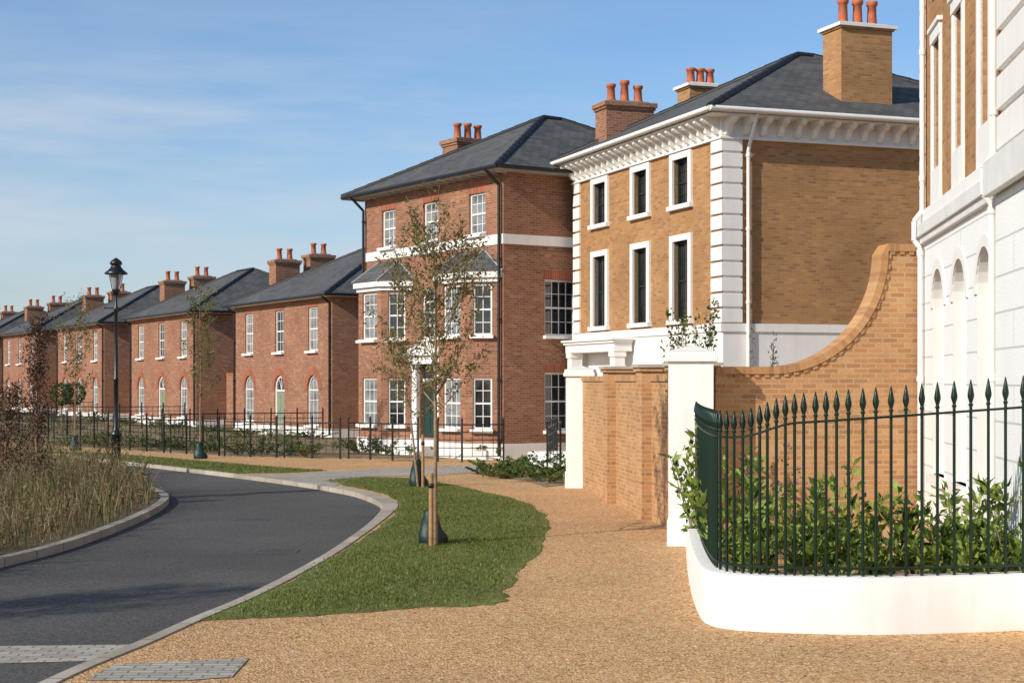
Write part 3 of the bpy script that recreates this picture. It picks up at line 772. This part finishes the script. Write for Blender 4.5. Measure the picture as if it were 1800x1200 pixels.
def blades(name,P,z,h0,h1,w,lean,mats,probs,hs=None):
    P=np.asarray(P,float);n=len(P); h=rng.uniform(h0,h1,n); a=rng.uniform(0,2*math.pi,n); la=rng.uniform(0,2*math.pi,n)
    if hs is not None: h=h*hs
    ll=rng.uniform(0,lean,n)*h
    base=np.column_stack([P,np.full(n,z)]); sd=np.column_stack([np.cos(a),np.sin(a),np.zeros(n)])*w/2
    ld=np.column_stack([np.cos(la),np.sin(la),np.zeros(n)])*ll[:,None]
    midp=base+ld*.35+np.column_stack([np.zeros((n,2)),h*.6]); tip=base+ld+np.column_stack([np.zeros((n,2)),h])
    v=np.stack([base-sd,base+sd,midp+sd*.7,tip,midp-sd*.7],1).reshape(-1,3)
    me=bpy.data.meshes.new(name); me.vertices.add(5*n); me.vertices.foreach_set('co',v.ravel())
    me.loops.add(5*n); me.loops.foreach_set('vertex_index',np.arange(5*n)); me.polygons.add(n)
    me.polygons.foreach_set('loop_start',np.arange(n)*5); me.polygons.foreach_set('loop_total',np.full(n,5))
    for m in mats: me.materials.append(m)
    me.polygons.foreach_set('material_index',rng.choice(len(mats),n,p=probs).astype(np.int32)); me.update(calc_edges=True); return me
def inpoly(P,poly):
    x,y=P[:,0],P[:,1]; r=np.zeros(len(P),bool); n=len(poly)
    for i in range(n):
        x0,y0=poly[i];x1,y1=poly[i-1]
        c=((y0>y)!=(y1>y))&(x<(x1-x0)*(y-y0)/(y1-y0+1e-12)+x0); r^=c
    return r
def sample(poly,n):
    q=np.array(poly);lo=q.min(0);hi=q.max(0);out=np.zeros((0,2))
    while len(out)<n:
        P=rng.uniform(lo,hi,(n*3,2)); out=np.vstack([out,P[inpoly(P,poly)]])
    return out[:n]
def edgedist(P,poly):
    d=np.full(len(P),9.)
    for i in range(len(poly)):
        a=np.array(poly[i]);b=np.array(poly[i-1]);ab=b-a; t=np.clip(((P-a)@ab)/(ab@ab+1e-9),0,1)
        d=np.minimum(d,np.linalg.norm(P-(a+t[:,None]*ab),axis=1))
    return d
def stuff(me,name): o=put(me,name); o['kind']='stuff'; return o
def patch(P,k=1.): return .5+.5*np.sin(P[:,0]*2.1*k+1.3*np.sin(P[:,1]*1.1*k))*np.sin(P[:,1]*1.7*k+1.1*np.sin(P[:,0]*1.3*k))
P=sample(VW,95000); pt=patch(P); ed=edgedist(P,VW)
keep=rng.random(len(P))<(.6+.4*pt)*np.clip(.25+ed/.35,0,1); P=P[keep]; pt=pt[keep]; P+=rng.normal(size=P.shape)*.035
stuff(blades('grass',P,.0,.015,.042,.011,1.2,[B_G,L_G,B_O,B_D],[.58,.14,.2,.08],.75+.5*pt),'grass')
stuff(blades('grass',sample([G(*p) for p in V2],14000),.0,.02,.05,.02,.8,[B_G,L_D,B_O],[.6,.1,.3]),'grass')
LK=[tuple(p) for p in offset(LL,.2)]
vp=LK+[(-26,60),(-26,20),(-9,17)]
P=sample(vp,64000); pt=patch(P,.5)
stuff(blades('dry_grass',P,0,.25,.75,.013,.6,[B_D,B_B,B_O,B_H],[.34,.24,.2,.22],.65+.75*pt),'dry_grass')
vs_=sample(vp,5600); pv=patch(vs_,.5); nl=22
hh=rng.uniform(.4,1.0,len(vs_))*(.7+.65*pv); T_=rng.uniform(.25,1,(len(vs_),nl)); LX=rng.uniform(-.15,.15,(len(vs_),2))
C=np.stack([vs_[:,0:1]+LX[:,0:1]*T_,vs_[:,1:2]+LX[:,1:2]*T_,hh[:,None]*T_],2).reshape(-1,3); C[:,:2]+=rng.normal(size=(len(C),2))*.035
stuff(leafmesh('wild_herbs',C,.05,.022,[B_B,B_O,L_R,B_H,B_D,L_D],[.23,.17,.17,.22,.15,.06],.8),'wild_herbs')
gp=[G(612,803),G(884,805),(-.4,45.3),(-5,52.6),(-7.6,61.3),(-24.4,91.4),(-40,118),(-55,112),G(-40,775),G(95,781.5),G(235,790),G(400,800)]
P=sample(gp,1500); pt=patch(P,.45); P=P[pt>.5]; nl=26
hh=rng.uniform(.08,.28,len(P)); T_=rng.uniform(.1,1,(len(P),nl))
C=np.stack([np.repeat(P[:,0:1],nl,1),np.repeat(P[:,1:2],nl,1),hh[:,None]*T_],2).reshape(-1,3); C[:,:2]+=rng.normal(size=(len(C),2))*.16
stuff(leafmesh('ground_cover',C,.10,.05,[L_G,L_Y,L_D],[.5,.15,.35],.5),'ground_cover')

def skel(h,th,cr,nb,seed,lean=0,r=.035,up=1.0,e0=38,e1=58):
    R=random.Random(seed); segs=[];pts=[]
    tr=[]
    for i in range(9):
        t=i/8; tr.append(Vector((lean*t*h+R.gauss(0,.02)*h*.12*t,R.gauss(0,.02)*h*.12*t,h*.97*t)))
    rad=lambda t:r*(1-.85*t)
    for i in range(8): segs.append((tr[i],tr[i+1],rad(i/8),rad((i+1)/8)))
    def onT(t): i=min(7,int(t*8)); return tr[i].lerp(tr[i+1],t*8-i)
    for k in range(nb):
        t=th/h+(1-th/h)*((k+R.random()*.6)/nb)*.95; p=onT(t); az=k*2.4+R.uniform(-.4,.4)
        rel=(t-th/h)/(1-th/h); ln_=cr*(1.25-.85*rel)*R.uniform(.7,1.15)*(.65+.7*min(1,rel*3))
        ele=math.radians(R.uniform(e0,e1)); q=p; rr=rad(t)*.6
        for j in range(4):
            ele+=R.uniform(-.05,.16)*up; az+=R.gauss(0,.15)
            d=Vector((math.cos(az)*math.cos(ele),math.sin(az)*math.cos(ele),math.sin(ele)))*ln_/4*1.25
            q2=q+d; segs.append((q,q2,rr,rr*.7)); rr*=.7
            for _ in range(3): pts.append((q.lerp(q2,R.random()),d))
            if j>=1 or R.random()<.5:
                for _ in range(2):
                    a2=az+R.choice((-1,1))*R.uniform(.5,1.1); e2=ele-R.uniform(-.2,.5)
                    d2=Vector((math.cos(a2)*math.cos(e2),math.sin(a2)*math.cos(e2),math.sin(e2)))*ln_*R.uniform(.25,.42)
                    s0=q.lerp(q2,R.random()); segs.append((s0,s0+d2,rr*.7,rr*.3))
                    for _ in range(6): pts.append((s0+d2*R.uniform(.2,1.1),d2))
            q=q2
    return segs,pts
def tree(px,py,h,th,cr,nb,seed,label,mats,probs,nl,L=.07,Wd=.03,spread=.06,r=.035,name='young_tree',lean=0,pos=None,group=None,hang=.0,**kw):
    x,y=pos or G(px,py); T=thing(name,label,'tree',(x,y,0),0,group)
    segs,pts=skel(h,th,cr,nb,seed,lean,r,**kw)
    m=MB()
    for a,b,r0,r1 in segs: m.cyl(a,b,max(r0,.0045),max(r1,.0035),n=6 if r0>.01 else 4,caps=False)
    m.obj('trunk',[BARK],T)
    sub=[p for i,p in enumerate(pts) if (i*7+seed)%5!=0]
    idx=rng.integers(0,len(sub),nl); C=np.array([sub[i][0] for i in idx])+rng.normal(size=(nl,3))*spread
    put(leafmesh('crown',C,L,Wd,mats,probs,hang),'crown',T)
    return T
tree(765,958,4.15,1.8,.92,26,3,'slender young tree with sparse olive leaves on grass verge',[L_Y,L_G,L_R],[.6,.24,.16],3300,.078,.028,.055,r=.038,hang=-.5,group='young street trees',e0=36,e1=60)
tree(735,856,3.0,1.5,.75,15,11,'small young tree with leaning leafy branches on grass verge',[L_Y,L_G,L_R],[.55,.25,.2],1300,.085,.031,.06,lean=-.1,r=.03,group='young street trees',hang=-.4,e0=20,e1=50)
tree(352,806,5.1,1.8,.6,15,5,'thin young tree with sparse green foliage beside iron fence',[L_G,L_Y,L_D],[.45,.45,.1],1300,.09,.035,.07,r=.028,group='young street trees')
tree(132,792,4.8,1.8,.7,14,8,'thin young tree with sparse yellowing foliage beside iron fence',[L_G,L_Y,L_R],[.4,.45,.15],1200,.1,.038,.08,r=.028,group='young street trees')
tree(0,0,3.5,.25,.36,30,21,'dark twiggy purple-leaved tree among dry grasses',[L_P,L_R,B_B],[.65,.2,.15],3600,.06,.03,.06,name='purple_leaved_tree',pos=(-8.8,29.5),r=.035,e0=45,e1=68)
tree(0,0,2.1,.2,.45,22,22,'dark twiggy purple-leaved tree among dry grasses',[L_P,L_R,B_B],[.6,.25,.15],2600,.06,.03,.06,name='purple_leaved_tree',pos=(-8.9,28),r=.03)
tree(0,0,6.2,2.0,1.3,24,31,'slender young roadside tree with olive leaves',[L_G,L_Y],[.5,.5],4600,.1,.045,.12,pos=(-12.2,10.2),r=.06,group='young street trees')
def stake(px,py,dx,h=1.0):
    x,y=G(px,py); x+=dx; m=MB(); m.cyl((0,0,0),(0,0,h),.032,n=8); m.lathe([(.033,h*.8),(.04,h*.8),(.04,h*.86),(.033,h*.86)],n=8,m=1)
    o=m.obj('tree_stake',[WOOD,BLACK],None,(x,y-.02,0)); o['label']='short round timber stake supporting a young tree'; o['category']='tree stake'; o['group']='tree stakes'
stake(758,960,0,.98)
stake(735,856,.1,1.1)
def bag(px,py,h,w,dx=0):
    x,y=G(px,py); vs=[];n=16;rows=9
    for j in range(rows):
        t=j/(rows-1)
        for k in range(n):
            a=2*math.pi*k/n; rr=w*(1-.62*t**1.3)*(1+.10*math.sin(3*a+j*1.1)+.05*math.sin(5*a+2*j))*(1.1 if j in(1,2) else 1)
            vs.append((rr*math.cos(a)*1.1-.04*t,rr*.75*math.sin(a),h*t*(1+.05*math.cos(a))+(.015 if j else 0)))
    fs=[(j*n+k,j*n+(k+1)%n,(j+1)*n+(k+1)%n,(j+1)*n+k) for j in range(rows-1) for k in range(n)]+[tuple(range((rows-1)*n,rows*n))]
    m=MB(); m.idx(vs,fs,0,True); o=m.obj('watering_bag',[BAG],None,(x+dx,y-.0,0)); o['label']='dark green slumped watering bag around a young tree trunk'; o['category']='watering bag'; o['group']='tree watering bags'
bag(764,955,.46,.17,-.03); bag(735,855,.55,.17); bag(352,806,.45,.17); bag(132,792,.45,.17)

def shrub(x,y,w,h,n,L,Wd,mats,probs,label,name='shrub',group=None,up=.4,z=0,cat='shrub',hmin=.55,tmin=.15):
    T=thing(name,label,cat,(x,y,z),0,group)
    C=[];D=[];m=MB(); ns=max(5,int(n/45))
    for i in range(ns):
        a=random.uniform(0,6.28); rr=w*math.sqrt(random.random())*.5; bx,by=rr*.35*math.cos(a),rr*.35*math.sin(a)
        tx,ty,tz=rr*1.9*math.cos(a),rr*1.9*math.sin(a),h*random.uniform(hmin,1.05)*(1-.25*(rr/w*2)**2*(1 if hmin<.8 else .2))
        m.cyl((bx,by,0),(tx,ty,tz),.008,.003,n=4,caps=False)
        for k in range(int(n/ns)):
            t=random.uniform(tmin,1.03); C.append((bx+(tx-bx)*t+random.gauss(0,.025),by+(ty-by)*t+random.gauss(0,.025),tz*t)); b=random.uniform(0,6.28); D.append((math.cos(b),math.sin(b),.5))
    m.obj('stems',[BARK],T); put(leafmesh('foliage',C,L,Wd,mats,probs,up,D),'foliage',T)
    return T
lab='bushy laurel shrub with glossy green leaves behind railing'
for px,z,w,h in ((1236,18.6,.5,1.45),(1258,16.8,.5,1.35),(1288,15.5,.55,1.25),(1330,14.9,.5,.85),(1395,15.1,.55,1.05),(1455,14.8,.4,.6),(1500,15.8,.5,1.15),(1560,15.0,.45,.55),(1610,15.4,.5,.95),(1665,14.9,.45,.7),(1700,15.6,.45,1.05),(1730,14.9,.4,.6),(1790,14.75,.5,1.4),(1350,17.5,.7,.85),(1450,18.5,.7,.5)):
    shrub((px-900)/F*z,z,w,h,360,.13,.055,[L_L,L_G,L_D],[.76,.17,.07],lab,'laurel_shrub','laurel shrubs in the planter',z=.28)
def gs(px,py,w,h,k,pos=None):
    x,y=pos or G(px,py); ms=[([L_G,L_D],[.7,.3]),([L_Y,L_G],[.3,.7]),([L_D,L_G],[.5,.5])][k%3]
    shrub(x,y,w,h,420,.09,.05,ms[0],ms[1],['rounded green garden shrub near iron fence','olive leafed garden shrub near iron fence','dark low garden shrub near iron fence'][k%3],'garden_shrub','front garden shrubs')
k=0
for px in list(range(110,590,44)): 
    gs(px+random.randint(-10,10),780+ (px-100)*.045+random.uniform(0,5),1.0,random.uniform(.3,.65),k); k+=1
for i in range(14):
    s_=i*4.7+random.uniform(-.8,.8); q=R0+TD*s_-TN*random.uniform(1.0,2.2); gs(0,0,1.2,random.uniform(.25,.5),i,(q.x,q.y))
for px,py in ((640,798),(668,800),(700,799),(725,800),(795,803),(815,801),(835,804),(856,804),(874,806)): gs(px,py,.9,random.uniform(.35,.6),k); k+=1
for px,py,h in ((850,832,.25),(872,827,.3),(895,834,.3),(915,826,.4),(935,840,.27),(955,848,.3),(968,832,.35),(940,820,.4),(905,840,.2),(880,836,.2)): gs(px,py,.9,h,k); k+=1
z=23.0; x=(1222-900)/F*z
shrub(x,z,.55,3.25,900,.075,.04,[L_G,L_D,L_Y],[.5,.3,.2],'tall climbing shrub rising above the brick wall','climbing_shrub',hmin=.85,tmin=.6)
shrub((1350-900)/F*24,24,.3,2.95,220,.06,.025,[L_G,L_Y],[.6,.4],'tall thin shrub rising above the brick wall','climbing_shrub',hmin=.85,tmin=.6)
shrub((1480-900)/F*15.6+.1,20.2,.5,1.2,200,.05,.03,[BL,L_D],[.35,.65],'blue flowering shrub in the planter','flowering_shrub',z=.28)
def topiary(px,py):
    x,y=G(px,py); T=thing('topiary_tree','clipped ball topiary tree on thin stem in front garden','topiary',(x,y,0),0,'topiary balls')
    m=MB(); m.cyl((0,0,0),(0,0,1.5),.03,n=6); m.obj('trunk',[BARK],T)
    v=rng.normal(size=(1500,3)); v/=np.linalg.norm(v,axis=1)[:,None]; v=v*rng.uniform(.8,1.,(1500,1))*.42; v[:,2]+=1.75
    put(leafmesh('crown',v,.07,.04,[L_D,L_G],[.7,.3]),'crown',T)
topiary(108,779); topiary(130,778)

# ------------------------------------------------------------ fences
def pbar():
    m=MB(); m.box(-.022,-.022,0,.022,.022,1.12); m.lathe([(.02,1.12),(.035,1.15),(.035,1.18),(.015,1.22),(0,1.24)],n=6); return m.mesh('post',[BLACK])
PM=pbar()
def fence(pts,label,group='black iron estate fences'):
    P=[Vector(p) for p in pts]; T=thing('iron_fence',label,'fence',(P[0].x,P[0].y,0),0,group); m=MB()
    for a,b in zip(P,P[1:]):
        L=(b-a).length; n=max(1,round(L/1.0)); A=a-P[0];B=b-P[0]
        for z in (.15,.38,.6,.82,1.02): m.beam((A.x,A.y,z),(B.x,B.y,z),.012,.022 if z<1 else .035)
        for i in range(n):
            c=A.lerp(B,i/n); put(PM,'post',T,(c.x,c.y,0),math.atan2((b-a).y,(b-a).x))
            for j in range(1,4): 
                d=A.lerp(B,(i+j/4)/n); m.cyl((d.x,d.y,.15),(d.x,d.y,1.02),.008,n=4,caps=False)
    c=P[-1]-P[0]; put(PM,'post',T,(c.x,c.y,0))
    m.obj('rails',[BLACK],T)
fence([G(885,811),G(812,812),G(770,811)],'black iron fence around townhouse front garden')
fence([G(735,810),G(690,809),G(613,806)],'black iron fence around townhouse front garden')
for a,b in (((598,806.5),(500,804.5)),((486,804),(395,801.5)),((385,801),(300,796)),((288,795.3),(200,789.5)),((190,788.8),(95,783)),((85,782),(-40,776))):
    fence([G(*a),G(*b)],'black iron fence along brick house front garden')
for s in (-1.5,15.6,32.6): 
    q=R0+TD*s; e=q-TN*1.0; f=q-TN*7.2; fence([(e.x,e.y),(f.x,f.y)],'black iron fence dividing two front gardens')
fence([G(985,826),G(962,822),(1.35,46)],'short black iron railing by garden steps')
m=MB()
for i in range(3): m.box(-.6,-.3*(3-i),0,.6,-.3*(2-i) if i<2 else .6,.12*(i+1))
x,y=G(972,818); o=m.obj('garden_steps',[WHITE],None,(x,y,0),-.3); o['label']='white stone garden steps beside planting bed'; o['category']='steps'

# ------------------------------------------------------------ street lamp
def lamp():
    x,y=G(204,829); T=thing('street_lamp','black traditional cast iron street lamp with hooded lantern','street lamp',(x,y,0))
    m=MB(); m.lathe([(.17,0),(.17,.1),(.13,.14),(.115,.2),(.115,.85),(.14,.88),(.14,.94),(.09,1.0),(.062,1.06),(.055,2.2),(.07,2.22),(.07,2.27),(.05,2.3),(.042,3.9),(.06,3.93),(.06,3.98),(.035,4.02),(.03,4.28)],n=14)
    m.cyl((-.28,0,3.98),(.28,0,3.98),.014,n=6); m.lathe([(0,-.03),(.03,0),(0,.03)],(-.28,0,3.98),8); m.lathe([(0,-.03),(.03,0),(0,.03)],(.28,0,3.98),8)
    m.obj('post',[BLACK],T)
    m=MB(); m.lathe([(.03,4.28),(.07,4.32),(.1,4.4),(.1,4.44)],n=14)
    for k in range(4):
        a=k*math.pi/2+.4; m.cyl((.09*math.cos(a),.09*math.sin(a),4.42),(.17*math.cos(a),.17*math.sin(a),4.82),.01,n=5)
    m.lathe([(.27,4.80),(.28,4.83),(.19,4.9),(.13,4.97),(.11,5.02),(.15,5.04),(.14,5.1),(.09,5.15),(.03,5.19),(0,5.21)],n=20)
    m.obj('lantern_hood',[BLACK],T)
    m=MB(); m.lathe([(.07,4.44),(.15,4.8)],n=14); m.obj('lantern_glass',[GLP],T)
lamp()

# ------------------------------------------------------------ sun, sky, camera
EL=math.radians(29); sx,sy=-.77,-.64
L=bpy.data.lights.new('Sun','SUN'); L.energy=4.5; L.angle=math.radians(.53); L.color=(1,.92,.79)
lo=bpy.data.objects.new('Sun',L); COL.objects.link(lo)
D=Vector((-sx*math.cos(EL),-sy*math.cos(EL),-math.sin(EL))); lo.rotation_euler=D.to_track_quat('-Z','Y').to_euler(); lo.location=(-20,-20,30)
w=bpy.data.worlds.new('World'); S.world=w; w.use_nodes=True; nt=w.node_tree; bg=nt.nodes['Background']
sk=N(nt,'ShaderNodeTexSky'); sk.sky_type='NISHITA'; sk.sun_disc=False; sk.sun_elevation=EL; sk.sun_rotation=math.atan2(sx,sy)%(2*math.pi)
sk.air_density=1.; sk.dust_density=.8; sk.ozone_density=1.5
tc=N(nt,'ShaderNodeTexCoord'); g=tc.outputs['Generated']
mp=N(nt,'ShaderNodeMapping'); mp.inputs['Scale'].default_value=(1.5,1.,11); mp.inputs['Rotation'].default_value=(0,.05,0); nt.links.new(g,mp.inputs[0])
cl=noise(nt,mp.outputs[0],2.4,8,.6)
sep=N(nt,'ShaderNodeSeparateXYZ'); nt.links.new(g,sep.inputs[0])
tint=ramp(nt,sep.outputs['Z'],[(0.0,(.88,.96,1.10)),(.1,(.84,.97,1.14)),(.2,(.74,.94,1.16)),(.3,(.68,.9,1.12)),(.6,(.75,.88,1.0))])
base=mix(nt,1.,sk.outputs[0],tint,'MULTIPLY')
cr=ramp(nt,cl,[(.36,(.12,.12,.12)),(.62,(.85,.85,.85))])
fade=ramp(nt,sep.outputs['Z'],[(0,(.75,.75,.75)),(.1,(.95,.95,.95)),(.165,(.95,.95,.95)),(.20,(.3,.3,.3)),(.3,(.2,.2,.2))])
cf=mix(nt,1.,cr,fade,'MULTIPLY')
side=ramp(nt,math_(nt,'ADD',sep.outputs['X'],.5),[(.4,(1,1,1)),(.62,(.4,.4,.4))])
cf=mix(nt,1.,cf,side,'MULTIPLY')
col=mix(nt,cf,base,(4.7,5.3,6.1))
nt.links.new(col,bg.inputs[0]); bg.inputs[1].default_value=.125
cam=bpy.data.cameras.new('Camera'); co=bpy.data.objects.new('Camera',cam); COL.objects.link(co)
co.location=(0,0,CH); co.rotation_euler=(math.pi/2,0,0); cam.sensor_width=36; cam.lens=36*F/1800; cam.shift_y=70/1800; cam.clip_end=2000
S.camera=co
S.view_settings.view_transform='Standard'; S.view_settings.look='None'; S.view_settings.exposure=0
